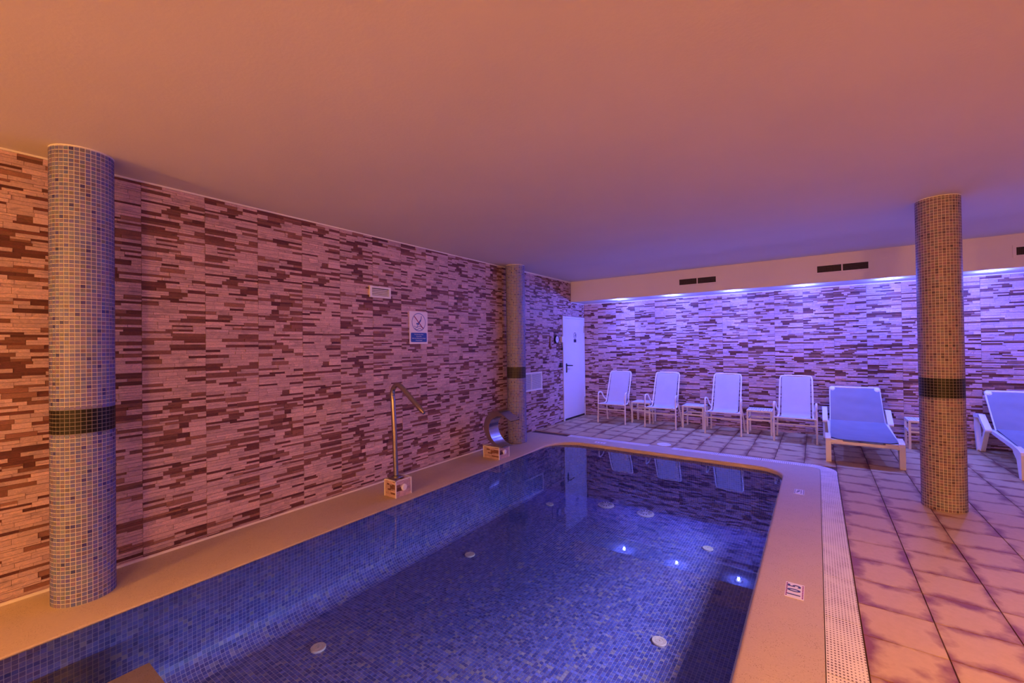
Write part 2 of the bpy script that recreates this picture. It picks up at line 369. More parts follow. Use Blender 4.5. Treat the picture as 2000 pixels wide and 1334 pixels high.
def lay(wall, meshes, basis, origin, W, H, u0, u1, ustart, pitch, z0, ztop, holes, rnd):
    rest = []; k0 = math.floor((u0-ustart)/pitch); k = k0
    while ustart + k*pitch < u1 - 1e-4:
        a = max(u0, ustart+k*pitch); b = min(u1, ustart+(k+1)*pitch); k += 1
        if b-a < .012: continue
        zt = ztop; 
        while zt > z0 + .004:
            zb = max(z0, zt-H)
            spans = [(a, b, zb, zt)]
            for (h0, h1, hz) in holes:              # door: keep what lies above or beside it
                ns = []
                for (p, q_, r_, s_) in spans:
                    if q_ <= h0+1e-4 or p >= h1-1e-4 or r_ >= hz-1e-4: ns.append((p, q_, r_, s_)); continue
                    if p < h0-.01: ns.append((p, h0, r_, s_))
                    if q_ > h1+.01: ns.append((h1, q_, r_, s_))
                    if s_ > hz+.01: ns.append((max(p, h0), min(q_, h1), hz, s_))
                spans = ns
            for (p, q_, r_, s_) in spans:
                me = rnd.choice(meshes); flip = rnd.random() < .5
                su, sv = (q_-p)/W, (s_-r_)/H
                L = Matrix.Diagonal((su, sv, 1)).to_4x4()
                if flip: L = Matrix.Translation((q_-p, s_-r_, 0)) @ Matrix.Rotation(PI, 4, 'Z') @ L
                mt = Matrix.Translation(origin(p, r_)) @ basis.to_4x4() @ L
                c = mt @ Vector((W/2, H/2, 0))
                if in_view(c, 90) and (q_-p) > .02:
                    o = link('wall_tile', me, wall); o.matrix_local = mt
                else: rest.append((me, mt))
            zt = zb
    if rest: join_instances('wall_tile_field', rest, wall, M['stone'])
rnd = random.Random(5)
DY0, DY1, DZ = 7.43, 8.385, 2.065
lay(wl, TILES_L, BL, lambda u, z: Vector((XL-TB, u, z)), .4059, .25, YF, YS, .9967, .4059, ZLEFT, ZC-.012, [(DY0, DY1, DZ)], rnd)
lay(wl, TILES_L, BL, lambda u, z: Vector((XL-TB, u, z)), .4059, .25, YS, YB, .9967, .4059, 0, ZS-.012, [(DY0, DY1, DZ)], rnd)
lay(wb, TILES_B, BB, lambda u, z: Vector((u, YB+TB, z)), .3974, .25, XL, XR, -.1702, .3974, 0, ZS-.014, [], rnd)

# ------------------------------------------------------------------ pool kerb, basin, water
PX0, PX1, PY0, PY1 = -3.375, -.335, -1.0, 5.955
def loop(x0, x1, y0, y1, rs, n=10, side=24):         # rounded rectangle, same point count for every call; rs = bl, br, tr, tl
    out = []; C = [(x0, y0, 180, rs[0]), (x1, y0, 270, rs[1]), (x1, y1, 0, rs[2]), (x0, y1, 90, rs[3])]
    sg = [(1, 1), (-1, 1), (-1, -1), (1, -1)]; corners = []
    for (cx, cy, a0, r), (sx_, sy_) in zip(C, sg): corners.append(arc(cx+sx_*r, cy+sy_*r, r, a0, a0+90, n))
    for i in range(4):
        out += corners[i]; a = corners[i][-1]; b = corners[(i+1) % 4][0]
        out += [(a[0]+(b[0]-a[0])*k/side, a[1]+(b[1]-a[1])*k/side) for k in range(1, side)]
    return out
RS = (.3, .3, .30, .46)
def zk(x, y): return ZLEFT*(1-sstep(-3.36, -2.75, x))*(1-sstep(5.0, 6.15, y))
KX1, KY1 = .008, 6.225
inner = lambda d: loop(PX0+d, PX1-d, PY0+d, PY1-d, [max(.02, r-d) for r in RS])
outer = loop(XL, KX1, YF+.9, KY1, (.001, .001, .10, .001))
q = MB(); rings = []
for d, dz in ((.0, -.060), (.0, -.020), (-.003, -.010), (-.010, -.003), (-.020, 0.)):
    rings.append([(x, y, zk(x, y)+dz) for x, y in inner(d)])
for f_ in (.33, .66, 1.0):
    base = inner(-.02); rings.append([(a[0]+(b[0]-a[0])*f_, a[1]+(b[1]-a[1])*f_, 0) for a, b in zip(base, outer)]); rings[-1] = [(x, y, zk(x, y)) for x, y, _ in rings[-1]]
rings.append([(x, y, -.2) for x, y in outer])
n_ = len(rings[0])
for a, b in zip(rings[:-1], rings[1:]):
    for k in range(n_): q.quad(a[k], a[(k+1) % n_], b[(k+1) % n_], b[k])
kerb = obj('pool_kerb', q, 'kerb', smooth=True); struct(kerb, 'beige cast stone kerb running round the pool')

ZP = -.62; FR = .15                                  # pool floor as it reads through the water; cove radius
def prof(t):                                         # arc length down the wall -> inset, z
    vert = -.05-(ZP+FR)
    if t < vert: return 0., -.05-t
    a = min((t-vert)/FR, PI/2); return FR*(1-math.cos(a)), ZP+FR-FR*math.sin(a)
tmax = (-.05-(ZP+FR)) + FR*PI/2
basin = MB(); tt = [tmax*k/22 for k in range(23)]
R_ = [[(x, y, prof(t)[1]) for x, y in inner(prof(t)[0]-.012+.014)] for t in tt]
for a, b in zip(R_[:-1], R_[1:]):
    for k in range(n_): basin.quad(a[(k+1) % n_], a[k], b[k], b[(k+1) % n_])
basin.poly([(x, y, ZP) for x, y, _ in R_[-1]])
basin_o = obj('pool_basin', basin, 'poolgrout', smooth=True); struct(basin_o, 'sunken swimming pool lined with blue mosaic')
PB = [(.08, .10, .38), (.105, .13, .45), (.14, .16, .49), (.055, .07, .29), (.17, .185, .46), (.24, .235, .39), (.10, .10, .34), (.28, .27, .37)]
PW = [5, 5, 4, 3, 2, 1.2, 3, .6]
R5 = random.Random(11); P_ = .0250; G_ = .0013
def pcol():
    c = R5.choices(PB, PW)[0]; v_ = R5.uniform(.85, 1.2); return tuple(x*v_ for x in c)
cand = []; pm = MB()
base_loop = inner(0.); 
# walls and cove
def arclen(L):
    s_ = [0]
    for k in range(len(L)):
        a, b = L[k], L[(k+1) % len(L)]; s_.append(s_[-1]+math.hypot(b[0]-a[0], b[1]-a[1]))
    return s_
s_ = arclen(base_loop); nt = int(s_[-1]/P_)
def at_loop(L, s_ref, u):
    import bisect
    k = min(len(L)-1, max(0, bisect.bisect_right(s_ref, u)-1)); f_ = (u-s_ref[k])/max(1e-9, s_ref[k+1]-s_ref[k]); a, b = L[k], L[(k+1) % len(L)]
    return a[0]+(b[0]-a[0])*f_, a[1]+(b[1]-a[1])*f_
rows = int(tmax/P_); LV = []
for r in range(rows):
    t0, t1 = r*tmax/rows+G_, (r+1)*tmax/rows-G_
    (d0, z0), (d1, z1) = prof(t0), prof(t1); L0, L1 = inner(d0+.004), inner(d1+.004)
    for k in range(nt):
        u0, u1 = k*s_[-1]/nt+G_, (k+1)*s_[-1]/nt-G_
        a = at_loop(L0, s_, u0); b = at_loop(L0, s_, u1); c = at_loop(L1, s_, u1); d = at_loop(L1, s_, u0)
        pm.quad((*b, z0+.001), (*a, z0+.001), (*d, z1+.001), (*c, z1+.001), pcol())
# floor
fx0, fx1, fy0, fy1 = PX0+FR, PX1-FR, PY0+FR, PY1-FR
nx, ny = int((fx1-fx0)/P_), int((fy1-fy0)/P_); pxp, pyp = (fx1-fx0)/nx, (fy1-fy0)/ny
rin = [max(.02, r-FR) for r in RS]
def inside(x, y):
    for (cx, cy, r, sx_, sy_) in ((fx0, fy0, rin[0], 1, 1), (fx1, fy0, rin[1], -1, 1), (fx1, fy1, rin[2], -1, -1), (fx0, fy1, rin[3], 1, -1)):
        ox, oy = (x-(cx+sx_*r))*sx_, (y-(cy+sy_*r))*sy_
        if ox < 0 and oy < 0 and math.hypot(ox, oy) > r: return False
    return True
DISCS = [(-2.90, 1.67), (-2.90, 3.29), (-2.92, 4.92), (-.945, 3.08), (-.945, 4.75)]
floor_cells = []
for i in range(nx):
    for j in range(ny):
        x, y = fx0+(i+.5)*pxp, fy0+(j+.5)*pyp
        if not inside(x, y): continue
        if x > -3.0 and x < -2.0 and y < .76: continue      # under the steps
        floor_cells.append((x, y))
vis = [(x*x+y*y, x, y) for x, y in floor_cells if in_view((x, y, ZP), -6) and not (-3.0 < x < -1.8 and y < .9)]
vis.sort(); near = set((x, y) for _, x, y in vis[:300])
hx, hy = pxp/2-G_, pyp/2-G_; variants = []
for k in range(12):
    v_ = MB(); v_.quad((-hx, -hy, 0), (hx, -hy, 0), (hx, hy, 0), (-hx, hy, 0), pcol()); 
    v_.quad((-hx, -hy, 0), (-hx, -hy, -.003), (hx, -hy, -.003), (hx, -hy, 0), v_.c[0]); variants.append(v_.mesh('mosaic_tile', M['poolmosaic'], colors=True))
for x, y in floor_cells:
    if (x, y) in near: link('mosaic_tile', R5.choice(variants), basin_o, (x, y, ZP+.002))
    else: pm.quad((x-hx, y-hy, ZP+.002), (x+hx, y-hy, ZP+.002), (x+hx, y+hy, ZP+.002), (x-hx, y+hy, ZP+.002), pcol())
o = obj('mosaic_lining', pm, 'poolmosaic', basin_o, fix=False, colors=True); o['kind'] = 'stuff'
# inlet discs and bottom drains
def disc(x, y, r):
    d = MB(); d.lathe([(r, 0), (r, .008), (r*.93, .012), (r*.55, .012), (r*.53, .010), (r*.50, .012), (r*.12, .013), (r*.1, .006), (.001, .006)], n=28)
    return obj('inlet_cover', d, 'beige', smooth=True, loc=(x, y, ZP+.002))
LAB = ['round beige inlet cover on the pool floor nearest the submerged step', 'round beige inlet cover on the pool floor in line with the shower spout', 'round beige inlet cover on the pool floor in line with the waterfall blade',
       'round beige inlet cover on the pool floor beside the 105 depth plate', 'round beige inlet cover on the pool floor beside the no diving plate']
for (x, y), l_ in zip(DISCS, LAB): tag(disc(x, y, .052), l_, 'pool inlet', 'inlet covers on the pool floor')
for x in (-2.29, -1.77):
    e = empty('bottom_drain', (x, 5.30, ZP+.002)); d = MB(); d.lathe([(.105, 0), (.105, .010), (.09, .016), (.001, .018)], n=32); obj('cover', d, 'beige', e, smooth=True)
    d = MB()
    for k in range(12): a = 2*PI*k/12; d.box(-.028, .028, -.004, .004, 0, .001); 
    d = MB()
    for k in range(12):
        a = 2*PI*k/12; c_, s2_ = math.cos(a), math.sin(a)
        d.poly([(c_*r-s2_*w_, s2_*r+c_*w_, .0185) for r, w_ in ((.035, -.004), (.082, -.006), (.082, .006), (.035, .004))])
    obj('slots', d, 'dark', e, fix=False)
    tag(e, 'round beige bottom drain on the pool floor ' + ('on the door side' if x < -2 else 'on the lounger side'), 'pool drain', 'bottom drains of the pool')
# submerged steps at the near end
st = empty('pool_step', (-1.8, .1, ZP)); 
a = MB(); a.box(-1.2, -.2, -.95, .655, .0, .385); 
m_, t_, b_ = mat('step_mosaic', (.06, .09, .3), .35); br = N(t_, 'ShaderNodeTexBrick', offset=0.0); br.inputs['Scale'].default_value = 1; br.inputs['Brick Width'].default_value = .025; br.inputs['Row Height'].default_value = .025; br.inputs['Mortar Size'].default_value = .001
br.inputs['Color1'].default_value = (.04, .06, .27, 1); br.inputs['Color2'].default_value = (.09, .12, .34, 1); br.inputs['Mortar'].default_value = (.3, .32, .42, 1); t_.links.new(objvec(t_), br.inputs[0]); t_.links.new(br.outputs[0], b_.inputs['Base Color'])
obj('riser', a, m_, st); a = MB(); a.box(-1.2, -.2, -.95, .66, .385, .42, bev=.008); obj('tread', a, 'kerb', st, smooth=True, fix=False)
tag(st, 'beige stone step lying under the water at the near end of the pool', 'step')
q = MB(); q.poly([(x, y, ZW) for x, y in inner(-.0005)]); wat = obj('pool_water', q, 'water', fix=False)
tag(wat, 'still clear water filling the blue pool', 'water'); wat['kind'] = 'stuff'

# ------------------------------------------------------------------ floor
fb = MB()
for (x0, x1, y0, y1) in ((KX1, XR, YF, YB), (XL, KX1, KY1-.1, YB), (XL, KX1, YF, YF+.9)): fb.box(x0-(.1 if x0 == KX1 else 0), x1, y0, y1, -.2, -.008)
# keep the bed clear of the kerb: it starts where the drain starts
fl = struct(obj('floor', fb, 'floorbed', fix=False))
fl.location = (0, 0, 0)
TP, TQ = .3163, .3250; FX, FY = .485, 2.82
DX0, DX1, DYa, DYb = .010, .1665, 6.227, 6.367       # drain strip
ftv = []
for k in range(8):
    v_ = MB(); hw, hh = TP/2-.0011, TQ/2-.0011; r_ = (k+.5)/8
    v_.quad((-hw+.002, -hh+.002, 0), (hw-.002, -hh+.002, 0), (hw-.002, hh-.002, 0), (-hw+.002, hh-.002, 0), (r_, 0, 0))
    for (ax, ay, bx, by) in ((-hw, -hh, hw, -hh), (hw, -hh, hw, hh), (hw, hh, -hw, hh), (-hw, hh, -hw, -hh)):
        sx_ = lambda p: p*(1-.002/abs(p)); v_.quad((ax, ay, -.007), (bx, by, -.007), (sx_(bx), sx_(by), 0), (sx_(ax), sx_(ay), 0), (r_, 0, 0), tuple(((px_/hw+1)/2, (py_/hh+1)/2) for px_, py_ in ((ax, ay), (bx, by), (bx, by), (ax, ay))))
    ftv.append(v_.mesh('floor_tile', M['terracotta'], colors=True, uvs=True))
R6 = random.Random(21); rest = []
def put_tile(x0, x1, y0, y1):
    if x1-x0 < .015 or y1-y0 < .015: return
    me = R6.choice(ftv); fl_ = R6.random() < .5
    mt = Matrix.Translation(((x0+x1)/2, (y0+y1)/2, 0)) @ Matrix.Diagonal(((x1-x0)/TP, (y1-y0)/TQ, 1)).to_4x4() @ (Matrix.Rotation(PI, 4, 'Z') if fl_ else Matrix.Identity(4))
    c = ((x0+x1)/2, (y0+y1)/2, 0)
    if in_view(c, 60): o = link('floor_tile', me, fl); o.matrix_local = mt
    else: rest.append((me, mt))
i0, i1 = math.floor((XL-FX)/TP), math.ceil((XR-FX)/TP); j0, j1 = math.floor((YF-FY)/TQ), math.ceil((YB-FY)/TQ)
for i in range(i0, i1):
    for j in range(j0, j1):
        x0, x1 = max(XL, FX+i*TP), min(XR, FX+(i+1)*TP); y0, y1 = max(YF, FY+j*TQ), min(YB, FY+(j+1)*TQ)
        if x1 <= x0 or y1 <= y0: continue
        if x1 <= DX1+.01 and y1 <= DYb+.01 and y0 >= YF+.9-.3: 
            continue
        if x0 >= DX1-.02: put_tile(max(x0, DX1), x1, y0, y1)
        elif y0 >= DYb-.02: put_tile(x0, x1, max(y0, DYb), y1)
        elif y1 > DYb: 
            put_tile(x0, x1, DYb, y1)
            if x1 > DX1: put_tile(DX1, x1, y0, DYb)
        elif x1 > DX1: put_tile(DX1, x1, y0, y1)
        elif y1 <= YF+.9+.01: put_tile(x0, x1, y0, y1)
join_instances('floor_tile_field', rest, fl, M['terracotta'], uvs=True)

# ------------------------------------------------------------------ drain strip
dr = empty('overflow_drain', (DX0, 2.5, 0)); tag(dr, 'white perforated overflow drain strip between pool kerb and floor tiles', 'drain')
def grate(name, quads):                               # list of quads in world xy with uv in metres
    g = MB()
    for pts, uvs in quads:
        P = [(x-DX0, y-2.5) for x, y in pts]
        g.quad(*[(x, y, .002) for x, y in P], uv=uvs)
        for k in range(4):
            a, b = P[k], P[(k+1) % 4]; g.quad((*a, -.012), (*b, -.012), (*b, .002), (*a, .002), uv=((9.0, 9.0),)*4)
    return obj(name, g, 'grate', dr, fix=False, uvs=True)
W_ = DX1-DX0-.004
y = -2.6
while y < 6.0-.01:
    y1 = min(y+.5, 6.06)
    grate('grate', [([(DX0+.002, y+.002), (DX1-.002, y+.002), (DX1-.002, y1-.002), (DX0+.002, y1-.002)], ((0, y), (W_, y), (W_, y1), (0, y1)))]); y = y1
# far run with the gap at the round lid, then the rounded corner
def run(xa, xb):
    x = xb
    while x > xa+.01:
        x0 = max(xa, x-.5); grate('grate', [([(x0+.002, DYa+.002), (x-.002, DYa+.002), (x-.002, DYb-.002), (x0+.002, DYb-.002)], ((0, x0), (0, x), (W_, x), (W_, x0)))]); x = x0
run(-1.70, -.10); run(-3.35, -2.03)
qs = []; nC = 10; ci, ro = (-.09, 6.127), .10
for k in range(nC):
    a0, a1 = math.radians(90-90*k/nC), math.radians(90-90*(k+1)/nC)
    def pin(a): return (ci[0]+ro*math.cos(a), ci[1]+ro*math.sin(a))
    def pout(a): return (ci[0]+(ro+.1565-.0165*math.sin(a)**2)*math.cos(a), ci[1]+(ro+.14)*math.sin(a))
    qs.append(([pin(a1), pout(a1), pout(a0), pin(a0)], ((0, k*.03+.03), (W_, k*.03+.03), (W_, k*.03), (0, k*.03))))
qs.append(([(DX0, 6.06), (DX1, 6.06), (DX1, 6.127), (DX0, 6.127)], ((0, 6.06), (W_, 6.06), (W_, 6.127), (0, 6.127))))
qs.append(([(-.10, DYa), (-.09, DYa), (-.09, DYb), (-.10, DYb)], ((0, 0), (0, .01), (W_, .01), (W_, 0))))
grate('corner_grate', qs)
# fill between drain corner and the first tiles, and the gap in the far run
q = MB(); q.box(-2.03-DX0, -1.70-DX0, DYa-2.5, DYb-2.5, -.05, -.001); obj('bridge', q, 'kerb', dr)
lid = empty('skimmer_lid', (-1.866, 6.47, 0)); q = MB(); q.lathe([(.10, -.02), (.10, .004), (.092, .008), (.088, .006), (.001, .007)], n=32); cov = obj('cover', q, 'white', lid, smooth=True)
q = MB(); q.box(-.03, .03, -.006, .006, .006, .011, bev=.002); obj('grip', q, 'white', cov, fix=False)
tag(lid, 'round white skimmer lid set between the drain and the deck tiles', 'lid')

# ------------------------------------------------------------------ mosaic pillars
MC = [(.15, .155, .36), (.175, .17, .36), (.13, .14, .41), (.20, .18, .34), (.11, .12, .37), (.165, .14, .24), (.05, .05, .24)]
MWt = [4, 4, 3, 3, 2, 2, .7]
def pillar(x, y, zb, label, nparts, colors=MC, weights=MWt, seed=1):
    R = random.Random(seed); e = empty('mosaic_pillar', (x, y, zb)); tag(e, label, 'pillar', 'mosaic pillars'); H = ZC-zb+.001; r = .150
    c = MB(); c.lathe([(r-.0015, .0), (r-.0015, H)], n=76); obj('core', c, 'grout', e, smooth=True)
    c = MB(); c.lathe([(r-.0012, .985-zb), (r-.0012, 1.160-zb)], n=76); obj('band_joints', c, 'bandgrout', e, smooth=True)
    nc = 38; p = .0247; nr = int(H/p); q = MB(); cells = []
    ha = PI/nc - .0014/r
    for j in range(nr+1):
        z0, z1 = j*p+.0014, min((j+1)*p-.0014, H)
        if z1-z0 < .004: continue
        zc = zb+(z0+z1)/2; dark = .997 < zc < 1.157
        for k in range(nc):
            cl = tuple(v_*R.uniform(.85, 1.15) for v_ in ((.008, .008, .012) if dark else R.choices(colors, weights)[0]))
            cells.append((k, z0, z1, cl))
    def quad(mb, k, z0, z1, cl, local=False):
        a0, a1 = 2*PI*k/nc-ha, 2*PI*k/nc+ha; P = [(r*math.cos(a0), r*math.sin(a0)), (r*math.cos(a1), r*math.sin(a1))]
        if local:
            hw = r*math.sin(ha); hz = (z1-z0)/2; mb.quad((0, -hw, -hz), (0, hw, -hz), (0, hw, hz), (0, -hw, hz), cl)
            mb.quad((0, -hw, hz), (0, hw, hz), (-.003, hw, hz), (-.003, -hw, hz), cl)
        else: mb.quad((*P[0], z0), (*P[1], z0), (*P[1], z1), (*P[0], z1), cl)
    picked = set()
    if nparts:
        sc = []
        for idx, (k, z0, z1, cl) in enumerate(cells):
            a = 2*PI*k/nc; n_v = Vector((math.cos(a), math.sin(a), 0)); P = Vector((x, y, zb+(z0+z1)/2)) + n_v*r; d = Vector((0, 0, CAMZ))-P
            if in_view(P, -2): sc.append((-n_v.dot(d.normalized())/d.length_squared, idx))
        sc.sort(); picked = set(i for _, i in sc[:nparts])
    cache = {}
    for idx, (k, z0, z1, cl) in enumerate(cells):
        if idx in picked:
            key = tuple(round(v_*14) for v_ in cl)
            if key not in cache:
                mb = MB(); quad(mb, k, z0, z1, cl, True); cache[key] = mb.mesh('mosaic_tile', M['mosaic'], colors=True)
            a = 2*PI*k/nc; rr_ = r*math.cos(ha); o = link('mosaic_tile', cache[key], e, (rr_*math.cos(a), rr_*math.sin(a), (z0+z1)/2)); o.rotation_euler = (0, 0, a)
        else: quad(q, k, z0, z1, cl)
    o = obj('mosaic_cladding', q, 'mosaic', e, fix=False, colors=True); o['kind'] = 'stuff'
    q = MB(); q.lathe([(r+.001, H-.007), (r+.001, H)], n=38); obj('top_joint', q, 'trim', e, smooth=True)
    return e
pillar(-3.812, .643, ZLEFT, 'round blue grey mosaic pillar on the pool kerb at the near end of the brown wall', 300, seed=3)
pillar(-3.880, 5.567, ZLEFT*.5, 'round mosaic pillar on the pool kerb behind the steel waterfall blade', 0, seed=4)
pillar(.907, 5.364, 0, 'round mosaic pillar standing on the terracotta tiles in front of the loungers', 0, seed=5,
       colors=[(.22, .155, .21), (.25, .17, .21), (.20, .135, .19), (.29, .20, .23), (.17, .11, .16), (.10, .06, .10)], weights=[4, 4, 3, 2, 2, .8])

# ------------------------------------------------------------------ downlights in the soffit
ORD = ['first', 'second', 'third', 'fourth', 'fifth', 'sixth', 'seventh', 'eighth']
for k in range(8):
    e = empty('downlight', (-3.08+.98*k, 7.95, ZS)); tag(e, ORD[k]+' round blue downlight under the soffit counting from the door wall', 'downlight', 'downlights under the soffit')
    q = MB(); q.lathe([(.055, 0), (.055, -.006), (.050, -.009), (.040, -.009), (.038, -.004), (.036, 0)], n=28); obj('ring', q, 'white', e, smooth=True)
    q = MB(); q.lathe([(.037, -.002), (.034, -.008), (.022, -.014), (.001, -.016)], n=28); obj('lens', q, 'led', e, smooth=True)
    ld = bpy.data.lights.new('downlight_lamp', 'POINT'); ld.color = BLUE; ld.energy = GLOW_W; ld.shadow_soft_size = .02
    lo = bpy.data.objects.new('downlight_lamp', ld); COL.objects.link(lo); lo.parent = e; lo.location = (0, 0, -.036)
    ld = bpy.data.lights.new('downlight_beam', 'SPOT'); ld.color = BLUE; ld.energy = BLUE_W; ld.shadow_soft_size = .03; ld.spot_size = math.radians(126); ld.spot_blend = .8
    lo = bpy.data.objects.new('downlight_beam', ld); COL.objects.link(lo); lo.parent = e; lo.location = (0, 0, -.03)

# ------------------------------------------------------------------ amber ceiling downlights over the near end of the room
def amber(x, y, label, power=1.0):
    e = empty('ceiling_lamp', (x, y, ZC)); tag(e, label, 'lamp', 'amber ceiling lamps')
    q = MB(); q.lathe([(.095, 0), (.095, -.010), (.085, -.014), (.072, -.012), (.070, 0)], n=28); obj('ring', q, 'white', e, smooth=True)
    q = MB(); q.lathe([(.071, -.002), (.06, -.010), (.03, -.015), (.001, -.016)], n=28); obj('lens', q, 'bulb', e, smooth=True)
    ld = bpy.data.lights.new('ceiling_lamp_beam', 'SPOT'); ld.color = WARM; ld.energy = WARM_W*power; ld.shadow_soft_size = .06; ld.spot_size = math.radians(124); ld.spot_blend = .6
    lo = bpy.data.objects.new('ceiling_lamp_beam', ld); COL.objects.link(lo); lo.parent = e; lo.location = (0, 0, -.03)
amber(1.6, 1.9, 'amber ceiling lamp over the deck in line with the deck pillar', 1.15)
amber(1.6, -1.2, 'amber ceiling lamp over the deck at the near end')
amber(-.9, -1.2, 'amber ceiling lamp over the near edge of the pool', .5)
amber(-2.9, -1.5, 'amber ceiling lamp in the near corner by the brown wall', .18)

def fill_sconce(loc, rz, label, power=1.0):  # unseen wall lamps, added for warm frontal light towards the far end
    e = empty('wall_fill_lamp', loc, rz); tag(e, label, 'lamp', 'added amber fill lamps')
    q = MB(); q.box(-.10, .10, -.012, .0, -.16, .16, bev=.004); obj('backplate', q, 'lampshade', e, fix=False, smooth=True)
    q = MB(); pts = arc(0, -.012, .085, 180, 360, 14)
    for a, b in zip(pts[:-1], pts[1:]): q.quad((*a, -.14), (*b, -.14), (*b, .14), (*a, .14))
    obj('diffuser', q, 'bulb', e, fix=False, smooth=True)
    ld = bpy.data.lights.new('wall_fill_light', 'POINT'); ld.color = WARM; ld.energy = SCONCE_FILL_W*power; ld.shadow_soft_size = .09
    lo = bpy.data.objects.new('wall_fill_light', ld); COL.objects.link(lo); lo.parent = e; lo.location = (0, -.22, 0)
fill_sconce((1.5, YF, 1.75), PI, 'added unseen amber fill lamp on the wall facing the loungers')
fill_sconce((-2.5, YF, 1.75), PI, 'added unseen amber fill lamp on the wall at the near end of the pool', .7)
# unseen light strip, added under the kerb lip to brighten the pool
e = empty('pool_fill_strip', (PX1-.006, 2.5, -.078), PI/2); tag(e, 'added unseen fill strip under the kerb lip along the lounger side of the pool', 'light strip')
q = MB(); q.box(-2.7, 2.7, -.004, .012, -.012, .012); obj('profile', q, 'white', e)
q = MB(); q.box(-2.68, 2.68, .012, .0125, -.008, .008); obj('diffuser', q, 'poolfill', e)
ld = bpy.data.lights.new('pool_fill_light', 'AREA'); ld.shape = 'RECTANGLE'; ld.size = 5.3; ld.size_y = .016; ld.color = POOL_FILL_C; ld.energy = POOL_FILL_W; ld.spread = math.radians(60)
lo = bpy.data.objects.new('pool_fill_light', ld); COL.objects.link(lo); lo.parent = e; lo.location = (0, .016, 0); lo.rotation_euler = (math.radians(65), 0, 0)

# ------------------------------------------------------------------ soffit vents
for k, x in enumerate((-1.936, .026, 1.998)):
    e = empty('soffit_vent', (x, YS, 2.512)); tag(e, ORD[k]+' dark rectangular air grille on the soffit face counting from the door', 'vent', 'air grilles on the soffit face')
    W2, H2 = .585, .095; q = MB()
    q.box(-.03, W2+.03, -.008, 0, -.028, 0); q.box(-.03, W2+.03, -.008, 0, H2, H2+.028); q.box(-.03, 0, -.008, 0, 0, H2); q.box(W2, W2+.03, -.008, 0, 0, H2); q.box(W2/2-.008, W2/2+.008, -.008, 0, 0, H2)
    obj('frame', q, 'soffit', e, fix=False)
    q = MB(); q.box(0, W2, -.002, -.0005, 0, H2); obj('backing', q, 'dark', e)
    sl = MB(); sl.box(0, W2/2-.008, -.006, -.003, -.0015, .0015); sm = sl.mesh('slat', M['darkgrille'])
    for h in (0, W2/2+.008):
        for j in range(1, 6): link('slat', sm, e, (h, 0, j*H2/6))
    vl = MB()
    for h in (0, W2/2+.008):
        for j in range(1, 18): vl.box(h+j*.0157-.001, h+j*.0157+.001, -.005, -.003, 0, H2)
    obj('mesh_bars', vl, 'darkgrille', e, fix=False)

# ------------------------------------------------------------------ things on the left wall
def on_left(name, y, z): e = empty(name, (XL, y, z), PI/2); return e      # local x -> +Y, local y -> -X, so the front is -y
v = on_left('wall_vent', 2.977, 2.064); tag(v, 'small white louvred vent high on the brown stone wall', 'vent')
q = MB(); W2, H2 = .287, .128
for a in ((0, W2, 0, .022), (0, W2, H2-.022, H2), (0, .026, .022, H2-.022), (W2-.026, W2, .022, H2-.022)): q.box(a[0], a[1], -.014, .004, a[2], a[3])
obj('frame', q, 'white', v, fix=False); q = MB(); q.box(.026, W2-.026, -.001, .002, .022, H2-.022); obj('backing', q, 'dark', v)
sl = MB(); sl.prism([(-.012, -.007), (-.010, -.009), (.0, .004), (-.002, .006)], 'yz', .026, W2-.026); sm = sl.mesh('slat', M['white'], fix=True)
for j in range(4): link('slat', sm, v, (0, 0, .036+j*.0185))
v = on_left('return_grille', 5.93, .70); tag(v, 'large white slatted return air grille low on the wall beside the door', 'vent')
W2, H2 = .69, .325; q = MB()
for a in ((0, W2, 0, .03), (0, W2, H2-.03, H2), (0, .03, .03, H2-.03), (W2-.03, W2, .03, H2-.03), (.33, .345, .03, H2-.03)): q.box(a[0], a[1], -.016, .004, a[2], a[3])
obj('frame', q, 'white', v, fix=False); q = MB(); q.box(.03, W2-.03, -.001, .002, .03, H2-.03); obj('backing', q, 'darkgrille', v)
sl = MB(); sl.prism([(-.013, -.004), (-.011, -.006), (.0, .002), (-.002, .004)], 'yz', .03, W2-.03); sm = sl.mesh('slat', M['white'], fix=True)
for j in range(16): link('slat', sm, v, (0, 0, .04+j*.0163))
# no diving sign
v = on_left('no_diving_sign', 3.548, 1.535); tag(v, 'white and blue no diving sign with crossed out swimmer', 'sign')
W2, H2 = .300, .405; q = MB(); q.prism(rounded(0, W2, 0, H2, .006, 3), 'xz', -.004, .002); sgn = obj('panel', q, 'signwhite', v)
cx, cz, F_ = W2/2, .272, -.0052
q = MB()
for k in range(48):
    a, b = 2*PI*k/48, 2*PI*(k+1)/48
    q.poly([(cx+r_*math.cos(t_), F_, cz+r_*math.sin(t_)) for r_, t_ in ((.106, a), (.113, a), (.113, b), (.106, b))])
obj('ring', q, 'signblue', sgn, fix=False)
def strip(mb, pts, w_, y):
    for (x0, z0), (x1, z1) in zip(pts[:-1], pts[1:]):
        d = Vector((x1-x0, z1-z0)).normalized(); n = Vector((-d.y, d.x))*w_/2; e_ = d*w_*.25
        mb.poly([(x0-e_.x+n.x, y, z0-e_.y+n.y), (x0-e_.x-n.x, y, z0-e_.y-n.y), (x1+e_.x-n.x, y, z1+e_.y-n.y), (x1+e_.x+n.x, y, z1+e_.y+n.y)])
q = MB()
for dz, wd in ((-.058, .078), (-.085, .066)):
    strip(q, [(cx-wd+2*wd*k/20, cz+dz+.009*math.cos(2*PI*1.5*k/20+.6)) for k in range(21)], .006, F_)
obj('waves', q, 'signblue', sgn, fix=False)
